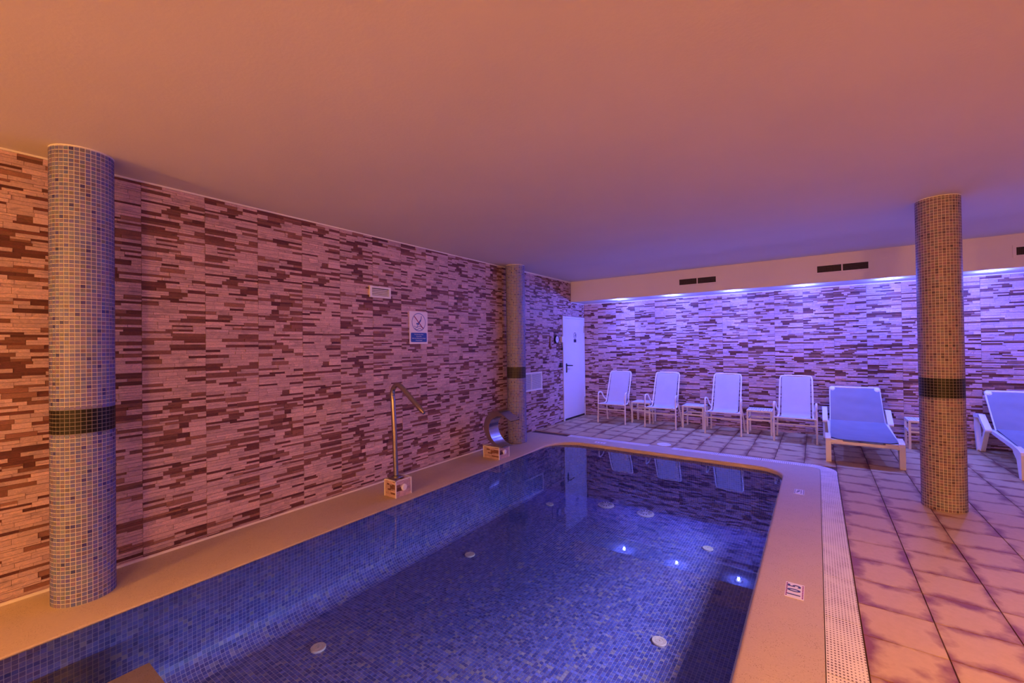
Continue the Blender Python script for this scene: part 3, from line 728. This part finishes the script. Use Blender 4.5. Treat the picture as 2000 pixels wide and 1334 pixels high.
q = MB(); strip(q, [(cx+.044, cz+.075), (cx+.040, cz+.045), (cx+.030, cz+.022)], .010, F_); strip(q, [(cx+.030, cz+.024), (cx+.006, cz-.006), (cx-.012, cz-.028)], .018, F_); strip(q, [(cx-.010, cz-.026), (cx-.026, cz-.052), (cx-.034, cz-.066)], .008, F_); strip(q, [(cx+.012, cz+.0), (cx-.022, cz-.014)], .007, F_)
q.poly([(cx-.030+.011*math.cos(2*PI*k/14), F_, cz-.020+.011*math.sin(2*PI*k/14)) for k in range(14)]); obj('swimmer', q, 'signblue', sgn, fix=False)
q = MB(); strip(q, [(cx-.072, cz+.070), (cx+.070, cz-.078)], .012, F_-.0006); obj('bar', q, 'signred', sgn, fix=False)
q = MB(); q.prism(rounded(.020, W2-.018, .024, .140, .012, 4), 'xz', -.0055, -.004); tpn = obj('text_panel', q, 'signblue', v)
for j, (s__, wd) in enumerate((('No tirarse de cabeza', .16), ('Do not dive', .1), ('Nicht vom Beckenrand springen', .24), ('Ne pas plonger', .12))):
    text('lettering', s__, .0185, 'signwhite', tpn, Matrix.Translation((cx, -.006, .119-j*.0245)) @ Matrix.Rotation(PI/2, 4, 'X'), ext=.0003, sx=.95)
# thermometer, clock, box, switch
v = on_left('thermometer', 6.957, 1.42); q = MB(); q.prism(rounded(-.03, .03, 0, .245, .02, 4), 'xz', -.014, .004); brd = obj('board', q, 'wood', v)
q = MB(); q.box(-.006, .006, -.017, -.013, .05, .21); obj('glass_tube', q, 'signwhite', brd); q = MB(); q.lathe([(.011, -.006), (.011, 0)], (0, -.013, .04), 12, 'y'); obj('bulb', q, 'signred', brd)
tag(v, 'narrow brown wooden thermometer on the wall left of the clock', 'thermometer')
v = on_left('wall_clock', 7.165, 1.602); q = MB(); q.lathe([(.075, .004), (.075, -.03), (.068, -.036), (.062, -.028)], n=32, axis='y'); obj('rim', q, 'black', v, smooth=True)
q = MB(); q.lathe([(.063, -.020), (.063, -.029)], n=32, axis='y'); dial = obj('dial', q, 'signwhite', v)
for nm, ln, an, w_ in (('hour_hand', .032, 150, .006), ('minute_hand', .046, 60, .004)):
    q = MB(); a = math.radians(an); strip(q, [(0, 0), (ln*math.cos(a), ln*math.sin(a))], w_, -.031); obj(nm, q, 'ink', dial, fix=False)
tag(v, 'small round clock with white dial and black rim beside the door', 'clock')
v = on_left('gauge_box', 7.365, 1.545); q = MB(); q.box(-.045, .045, -.05, .004, 0, .115, bev=.006); hsg = obj('housing', q, 'white', v, fix=False, smooth=True)
q = MB(); q.tube([(0, -.02, .005), (-.012, -.02, -.05), (.004, -.02, -.10)], .007, 8); q.tube([(.004, -.02, -.10), (.002, -.02, -.155)], .014, 10); obj('probe', q, 'black', hsg, smooth=True)
tag(v, 'white plastic box with a dangling black probe next to the door frame', 'gauge')
v = on_left('light_switch', 7.35, 1.065); q = MB(); q.box(-.05, .05, -.012, .004, 0, .085, bev=.003); swp = obj('plate', q, 'black', v, fix=False, smooth=True); q = MB(); q.box(-.022, .022, -.017, -.011, .02, .065, bev=.002); obj('rocker', q, 'darkgrille', swp, fix=False)
tag(v, 'black light switch on the wall level with the door handle', 'switch')
# door
D = empty('door_1', (XL, DY0, 0), PI/2); D['kind'] = 'structure'; D['label'] = 'white metal door with black lever handle'
W2, H2 = DY1-DY0, DZ; q = MB(); q.box(0, .045, -.012, .05, 0, H2); q.box(W2-.03, W2, -.012, .05, 0, H2); q.box(.045, W2-.03, -.012, .05, H2-.035, H2); obj('frame', q, 'door', D, fix=False)
q = MB(); q.box(.047, W2-.032, -.004, .03, .035, H2-.037, bev=.003); obj('leaf', q, 'door', D, fix=False)
q = MB(); q.box(.045, W2-.03, -.002, .05, -.02, .030); obj('threshold', q, 'black', D)
q = MB(); q.prism(rounded(.115, .150, .945, 1.13, .016, 4), 'xz', -.014, -.004); ha = obj('handle_plate', q, 'handle', D); q = MB(); q.tube([(.132, -.012, 1.09), (.132, -.05, 1.09), (.145, -.055, 1.088), (.30, -.055, 1.08)], .011, 10); obj('lever', q, 'handle', ha, smooth=True)
for z in (.25, 1.75):
    q = MB(); q.tube([(W2-.028, -.014, z), (W2-.028, -.014, z+.14)], .010, 8); obj('hinge', q, 'lampshade', D, smooth=True)
v = on_left('door_notice', 7.86, 1.50); v.location.x = XL+.0045; q = MB(); q.box(0, .17, -.003, .0005, 0, .27); sht = obj('sheet', q, 'signwhite', v)
q = MB()
for k in range(32):
    a, b = 2*PI*k/32, 2*PI*(k+1)/32; q.poly([(.085+r_*math.cos(t_), -.0038, .185+r_*math.sin(t_)) for r_, t_ in ((.052, a), (.064, a), (.064, b), (.052, b))])
obj('ring', q, 'ink', sht, fix=False)
q = MB(); strip(q, [(.10, .215), (.085, .165)], .022, -.0038); strip(q, [(.115, .205), (.10, .16)], .012, -.0038); obj('pictogram', q, 'ink', sht, fix=False)
q = MB(); q.box(.028, .142, -.0038, -.003, .045, .11); obj('caption_block', q, 'ink', sht)
tag(v, 'white notice with black round pictogram on the door leaf', 'sign')

# ------------------------------------------------------------------ plates set in the kerb
def plate(name, x, y, rz, label, w_=.185, h_=.095):       # local x reads left to right, local y is up
    e = empty(name, (x, y, .0005), rz); tag(e, label, 'plate'); q = MB(); q.box(-w_/2, w_/2, -h_/2, h_/2, -.004, .0015); return obj('tile', q, 'signwhite', e)
TXT = lambda x, y, z: Matrix.Translation((x, y, z))
def dashes(e, w_, h_, n, col):
    q = MB(); q.box(-.0075, .0075, -.0035, .0035, 0, .0005); me = q.mesh('dash', M[col])
    for yy in (-h_/2+.007, h_/2-.007):
        for k in range(n): link('dash', me, e, (-w_/2+.02+k*(w_-.04)/(n-1), yy, .0015))
p = plate('depth_plate', -.132, 3.085, PI/2, 'white depth plate reading 105 set in the pool kerb')
dashes(p, .185, .095, 8, 'signred')
for ch, x in (('1', -.054), ('0', .0), ('5', .054)): text('digit', ch, .092, 'ink', p, Matrix.Translation((x, 0, .002)), ext=.0004, sx=.78, bold=.0022)
p = plate('no_diving_plate', -.165, 5.135, PI/2, 'small white no diving pictogram plate set in the kerb by the pool corner', .165, .085)
dashes(p, .165, .085, 6, 'ink')
q = MB()
def strip_xy(mb, pts, w_, z):
    for (x0, y0), (x1, y1) in zip(pts[:-1], pts[1:]):
        d = Vector((x1-x0, y1-y0)).normalized(); n = Vector((-d.y, d.x))*w_/2; mb.poly([(x0+n.x, y0+n.y, z), (x0-n.x, y0-n.y, z), (x1-n.x, y1-n.y, z), (x1+n.x, y1+n.y, z)])
strip_xy(q, [(-.06, -.02), (-.03, -.012), (0, -.022), (.03, -.012), (.06, -.02)], .006, .002); strip_xy(q, [(-.03, .022), (.01, .006), (.035, -.004)], .012, .0021); strip_xy(q, [(.01, .008), (.04, .018)], .007, .0021)
q.poly([(.052+.009*math.cos(2*PI*k/12), .004+.009*math.sin(2*PI*k/12), .0021) for k in range(12)]); obj('pictogram', q, 'ink', p, fix=False)
p = plate('far_depth_plate', -2.71, 6.10, PI, 'faded depth plate in the far kerb opposite the first sling chair', .17, .085)
for ch, x in (('1', -.045), ('0', .0), ('5', .047)): text('digit', ch, .075, 'ink', p, Matrix.Translation((x, 0, .002)), ext=.0004, sx=.62)

# ------------------------------------------------------------------ plinths, shower spout, waterfall blade
plinth_tiles = [tile_mesh(.2, .17, 900+i) for i in range(4)]
def plinth(name, x0, x1, y0, y1, h, label):
    e = empty(name, ((x0+x1)/2, (y0+y1)/2, ZLEFT)); hx_, hy_ = (x1-x0)/2, (y1-y0)/2; tag(e, label, 'plinth')
    q = MB(); q.box(-hx_+TB, hx_-TB, -hy_+TB, hy_-TB, 0, h-TB); obj('core', q, 'tilebed', e)
    q = MB()
    for a in (-1, 1):
        for b in (-1, 1): q.box(a*hx_-(.011 if a > 0 else 0), a*hx_+(.011 if a < 0 else 0), b*hy_-(.011 if b > 0 else 0), b*hy_+(.011 if b < 0 else 0), 0, h)
    for a in (-1, 1): q.box(-hx_, hx_, a*hy_-(.011 if a > 0 else 0), a*hy_+(.011 if a < 0 else 0), h-.008, h)
    for a in (-1, 1): q.box(a*hx_-(.011 if a > 0 else 0), a*hx_+(.011 if a < 0 else 0), -hy_, hy_, h-.008, h)
    obj('edge_trim', q, 'trim', e, fix=False)
    sides = [(Matrix(((1, 0, 0), (0, 0, -1), (0, 1, 0))), (-hx_+.006, -hy_+TB, 0), 2*hx_-.012, h-.004), (Matrix(((0, 0, 1), (1, 0, 0), (0, 1, 0))), (hx_-TB, -hy_+.006, 0), 2*hy_-.012, h-.004),
             (Matrix(((-1, 0, 0), (0, 0, 1), (0, 1, 0))), (hx_-.006, hy_-TB, 0), 2*hx_-.012, h-.004), (Matrix(((0, 0, -1), (-1, 0, 0), (0, 1, 0))), (-hx_+TB, hy_-.006, 0), 2*hy_-.012, h-.004),
             (Matrix(((1, 0, 0), (0, 1, 0), (0, 0, 1))), (-hx_+.006, -hy_+.006, h-TB-.002), 2*hx_-.012, 2*hy_-.012)]
    for i, (B, org, wd, ht) in enumerate(sides):
        o = link('wall_tile', plinth_tiles[i % 4], e); o.matrix_local = Matrix.Translation(org) @ B.to_4x4() @ Matrix.Diagonal((wd/.2, ht/.17, .95)).to_4x4()
    q = MB(); q.lathe([(.034, .0), (.034, .012), (.026, .014), (.024, .020), (.001, .021)], (hx_-.003, 0, h*.52), 24, 'x'); b_ = obj('push_button', q, 'signwhite', e, smooth=True)
    return e
pl = plinth('spout_plinth', -3.69, -3.505, 2.86, 3.07, .175, 'stone tiled plinth carrying the tall steel shower spout')
sp = empty('shower_spout', (-3.615, 2.955, ZLEFT+.175)); tag(sp, 'tall curved steel shower spout rising from its tiled plinth', 'spout')
q = MB(); q.box(-.06, .06, -.06, .06, -.004, .010, bev=.003); q.lathe([(.045, .008), (.045, .02), (.024, .026)], n=24); obj('base_plate', q, 'steel', sp, fix=False, smooth=True)
h0 = -ZLEFT-.175
path = [(0, 0, .01), (-.015, 0, .40), (-.035, 0, .80)] + [Vector(p_) for p_ in smooth_path([(-.044, 0, .85), (-.033, 0, .915), (.012, 0, .963), (.068, 0, .966), (.125, 0, .932)], 6)] + [(.25, 0, .84), (.37, 0, .752)]
q = MB(); q.tube(path, .026, 16); pipe = obj('pipe', q, 'steel', sp, smooth=True)
q = MB(); q.tube([(.36, 0, .759), (.385, 0, .741), (.435, 0, .704)], [.0275, .026, .015], 16); obj('nozzle', q, 'steel', pipe, smooth=True)
plinth('blade_plinth', -3.785, -3.505, 4.60, 4.835, .165, 'stone tiled plinth carrying the curled steel waterfall blade')
wbld = empty('waterfall_blade', (-3.60, 4.715, ZLEFT+.165)); tag(wbld, 'curled steel waterfall blade on its tiled plinth before the pillar', 'waterfall')
# outline in local x (towards pool) and z: outer curve up and over, then the inner curve back
outc = smooth_path([(.10, 0, .0), (-.02, 0, .025), (-.12, 0, .11), (-.175, 0, .24), (-.14, 0, .38), (-.04, 0, .465), (.06, 0, .482), (.15, 0, .447), (.285, 0, .370)], 6)
innc = smooth_path([(.283, 0, .363), (.19, 0, .403), (.103, 0, .424), (.02, 0, .402), (-.055, 0, .34), (-.085, 0, .24), (-.05, 0, .13), (.03, 0, .05), (.15, 0, .0)], 6)
q = MB(); A = [Vector(p_) for p_ in outc]; B = list(reversed([Vector(p_) for p_ in innc])); nn = min(len(A), len(B)); A, B = A[:nn], B[:nn]; hw = .105
for k in range(nn-1):
    for yy, rev in ((-hw, False), (hw, True)):
        f4 = [(A[k].x, yy, A[k].z), (A[k+1].x, yy, A[k+1].z), (B[k+1].x, yy, B[k+1].z), (B[k].x, yy, B[k].z)]; q.quad(*(reversed(f4) if rev else f4))
    q.quad((A[k].x, -hw, A[k].z), (A[k].x, hw, A[k].z), (A[k+1].x, hw, A[k+1].z), (A[k+1].x, -hw, A[k+1].z)); q.quad((B[k].x, hw, B[k].z), (B[k].x, -hw, B[k].z), (B[k+1].x, -hw, B[k+1].z), (B[k+1].x, hw, B[k+1].z))
obj('blade', q, 'steel', wbld, smooth=True); q = MB(); q.box(-.05, .16, -.11, .11, .0, .012, bev=.003); obj('foot_plate', q, 'steel', wbld, fix=False, smooth=True)

# ------------------------------------------------------------------ sling chairs
def chair():
    e = empty('sling_chair'); r = .0125
    for s in (-1, 1):
        q = MB(); path = [(s*.268, .0, .0), (s*.266, .012, .30), (s*.265, .018, .50)] + [Vector(p_) for p_ in smooth_path([(s*.265, .022, .53), (s*.265, .045, .570), (s*.263, .10, .578), (s*.258, .17, .562)], 4)] + [(s*.245, .235, .47), (s*.228, .30, .42)]
        q.tube(path, r, 8); af = obj('arm_frame', q, 'tube', e, smooth=True)
        q = MB(); q.tube([(s*.226, .33, .42), (s*.250, .40, .22), (s*.262, .46, 0)], r, 8); rl = obj('rear_leg', q, 'tube', e, smooth=True)
        q = MB(); q.lathe([(.015, 0), (.015, .02)], (s*.268, 0, 0), 10); obj('foot_cap', q, 'resin', af); q = MB(); q.lathe([(.015, 0), (.015, .02)], (s*.262, .46, 0), 10); obj('foot_cap', q, 'resin', rl)
    side = lambda s: [(s*.225, .01, .362), (s*.222, .20, .352), (s*.220, .285, .362), (s*.218, .325, .43), (s*.213, .48, .80)]
    q = MB(); top = [Vector(p_) for p_ in smooth_path([(-.211, .515, .885), (-.203, .535, .930), (-.17, .545, .952), (0, .547, .955), (.17, .545, .952), (.203, .535, .930), (.211, .515, .885)], 4)]
    q.tube(side(-1) + top + list(reversed(side(1))), r, 8); obj('back_frame', q, 'tube', e, smooth=True)
    for nm, z in (('seat_bar', .358), ('cross_bar', .262)):
        q = MB(); q.tube([(-.266, .004, z), (.266, .004, z)], .011, 8); obj(nm, q, 'tube', e, smooth=True)
    q = MB(); pr = smooth_path([(0, -.002, .368), (0, .03, .372), (0, .16, .358), (0, .26, .352), (0, .325, .44), (0, .40, .61), (0, .48, .80), (0, .535, .945), (0, .555, .962)], 4); nx_ = 8; W3 = lambda k: .205 - .017*min(1, k/10.)
    for th, rev in ((0, False), (-.004, True)):
        for k in range(len(pr)-1):
            for i in range(nx_):
                def P(kk, ii):
                    u = -1+2*ii/nx_; p_ = pr[kk]; sag = -.010*(1-u*u) if 2 < kk < len(pr)-3 else 0; return (u*W3(kk), p_.y - sag*.8 + (th if kk > 14 else 0), p_.z+sag*(1 if kk < 16 else 0)+(th if kk <= 14 else 0))
                f4 = [P(k, i), P(k, i+1), P(k+1, i+1), P(k+1, i)]; q.quad(*(reversed(f4) if rev else f4))
    obj('sling', q, 'sling', e, smooth=True)
    return e
CH = [(-3.180, 7.675, .01, 'white sling chair standing next to the white door'), (-2.272, 7.662, .0, 'white sling chair second from the white door'), (-1.268, 7.668, -.01, 'white sling chair third from the white door'), (-.282, 7.616, -.01, 'white sling chair beside the grey slung lounger, farthest from the door')]
c0 = chair()
for k, (x, y, rz, l_) in enumerate(CH):
    c = c0 if k == 0 else copy_tree(c0); c.location = (x, y, 0); c.rotation_euler = (0, 0, rz); tag(c, l_, 'chair', 'white sling chairs along the back wall')
def side_table():
    e = empty('side_table'); W3, D3, H3 = .36, .36, .392; t_ = .026
    for sx_ in (0, 1):
        for sy_ in (0, 1):
            q = MB(); q.box(sx_*(W3-t_), sx_*(W3-t_)+t_, sy_*(D3-t_), sy_*(D3-t_)+t_, 0, H3-.02); obj('leg', q, 'tube', e)
    for nm, z0, z1 in (('top_frame', H3-.028, H3), ('lower_rails', .225, .25)):
        q = MB(); q.box(t_, W3-t_, .002, t_-.004, z0, z1); q.box(t_, W3-t_, D3-t_+.004, D3-.002, z0, z1); q.box(.002, t_-.004, t_, D3-t_, z0, z1); q.box(W3-t_+.004, W3-.002, t_, D3-t_, z0, z1)
        if nm == 'top_frame':
            for a in (0, W3-t_):
                for b in (0, D3-t_): q.box(a, a+t_, b, b+t_, H3-.02, H3)
        o_ = obj(nm, q, 'tube', e, fix=False)
        if nm == 'top_frame': tf = o_
    q = MB(); q.box(0, .027, t_-.004, D3-t_+.004, H3-.012, H3+.001); sm_ = q.mesh('slat', M['tube'])
    for k in range(9): link('slat', sm_, tf, (t_+.002+k*.0342, 0, 0))
    return e
TBL = [(-2.907, 7.99, 'white slatted side table between the first and second sling chairs from the door'), (-1.97, 7.955, 'white slatted side table between the second and third sling chairs from the door'), (-.955, 7.95, 'white slatted side table between the third and fourth sling chairs from the door'), (1.012, 7.965, 'white slatted side table between the two grey loungers')]
t0 = side_table()
for k, (x, y, l_) in enumerate(TBL):
    c = t0 if k == 0 else copy_tree(t0); c.location = (x, y, 0); tag(c, l_, 'table', 'white side tables along the back wall')

# ------------------------------------------------------------------ loungers
def bar(mb, a, b, x0, x1, w_):                   # rounded bar in the yz plane from a to b
    a, b = Vector(a), Vector(b); d = (b-a).normalized(); n = Vector((-d.y, d.x))*w_/2; an = math.degrees(math.atan2(d.y, d.x))
    pts = arc(b.x, b.y, w_/2, an-90, an+90, 6) + arc(a.x, a.y, w_/2, an+90, an+270, 6); mb.prism(pts, 'yz', x0, x1)
def lounger():
    e = empty('sun_lounger'); HY, HZ = 1.06, .355; TY, TZ = 1.52, .795
    for s in (-1, 1):
        X = lambda a, b: sorted((s*a, s*b))
        q = MB(); x0, x1 = X(.295, .335); q.prism([(.0, .215), (.0, .262), (.10, .285), (HY, HZ-.01), (1.35, .345), (1.35, .29), (HY, .30), (.10, .232)], 'yz', x0, x1); obj('side_rail', q, 'resin', e)
        q = MB(); x0, x1 = X(.318, .372); q.prism([(-.025, .0), (.045, .0), (.115, .19), (.205, .245)] + arc(.19, .285, .035, -10, 90, 4) + [(.06, .305), (.0, .285), (-.02, .255)], 'yz', x0, x1); obj('front_leg', q, 'resin', e)
        q = MB(); x0, x1 = X(.335, .385); bar(q, (1.47, .030), (1.59, .455), x0, x1, .060); obj('rear_leg', q, 'resin', e)
        q = MB(); x0, x1 = X(.315, .36); bar(q, (1.44, .030), (1.25, .315), x0, x1, .055); obj('rear_brace', q, 'resin', e)
        q = MB(); x0, x1 = X(.330, .392); bar(q, (1.59, .462), (1.34, .485), x0, x1, .048); bar(q, (1.34, .480), (1.09, .335), x0, x1, .050); obj('arm_rest', q, 'resin', e, fix=False)
    q = MB(); q.box(-.32, .32, -.006, .035, .222, .262, bev=.008); fbar = obj('front_bar', q, 'resin', e, fix=False, smooth=True)
    for s in (-1, 1):
        q = MB(); q.prism([(s*.315, .0), (s*.20, .0), (s*.24, .05), (s*.315, .11)], 'xy', .262, .278); obj('corner_gusset', q, 'resin', fbar)
    q = MB(); q.tube([(-.29, HY, HZ-.012), (-.285, HY+.2, HZ+.17), (-.283, TY-.08, TZ-.09)] + [Vector(p_) for p_ in smooth_path([(-.281, TY-.03, TZ-.04), (-.268, TY-.005, TZ-.01), (-.235, TY, TZ), (.235, TY, TZ), (.268, TY-.005, TZ-.01), (.281, TY-.03, TZ-.04)], 4)] + [(.283, TY-.08, TZ-.09), (.285, HY+.2, HZ+.17), (.29, HY, HZ-.012)], .018, 8); bfr = obj('back_frame', q, 'resin', e, smooth=True)
    for s in (-1, 1):
        q = MB(); bm = bmesh.new(); bmesh.ops.create_uvsphere(bm, u_segments=14, v_segments=8, radius=1)
        q.add_bm(bm, mtx=Matrix.Translation((s*.262, TY-.022, TZ-.022)) @ Matrix.Rotation(math.radians(-46), 4, 'X') @ Matrix.Diagonal((.040, .024, .050)).to_4x4()); obj('corner_cap', q, 'resin', bfr, smooth=True)
    def sheet(p0, p1, w0, w1, nm, cut0, cut1, wr):
        q = MB(); ny_, nx_ = 20, 14; p0, p1 = Vector((0, *p0)), Vector((0, *p1)); d = p1-p0; nrm = Vector((0, -d.z, d.y)).normalized()
        for th, rev in ((.0, False), (-.006, True)):
            for j in range(ny_):
                for i in range(nx_):
                    def P(jj, ii):
                        u = -1+2*ii/nx_; t = jj/ny_; wdt = w0+(w1-w0)*t; ed = abs(u)
                        tt_ = t
                        if t < .5: tt_ = max(t, cut0*max(0, (ed-.72)/.28))
                        else: tt_ = min(t, 1-cut1*max(0, (ed-.72)/.28))
                        h = -.018*math.sin(PI*t)*(1-u*u) + wr*(math.sin(9*t+3*u*u)+.6*math.sin(21*t+2*u))*(1-ed**3)*math.sin(PI*t) + th
                        v_ = p0+d*tt_+nrm*(h+.014); return (u*wdt, v_.y, v_.z)
                    f4 = [P(j, i), P(j, i+1), P(j+1, i+1), P(j+1, i)]; q.quad(*(reversed(f4) if rev else f4))
        obj(nm, q, 'greysling', e, smooth=True)
    sheet((-.004, .272), (HY, HZ), .325, .298, 'seat_sling', .07, 0, .002)
    sheet((HY, HZ), (TY+.012, TZ+.006), .298, .285, 'back_sling', 0, .12, .004)
    return e
l0 = lounger(); l0.location = (.445, 6.665, 0); tag(l0, 'white resin lounger with raised grey sling back, next to the sling chairs', 'lounger', 'grey slung loungers')
l1 = copy_tree(l0); l1.location = (2.115, 6.83, 0); l1.rotation_euler = (0, 0, .0); tag(l1, 'white resin lounger with grey sling beyond the deck pillar, away from the chairs', 'lounger', 'grey slung loungers')
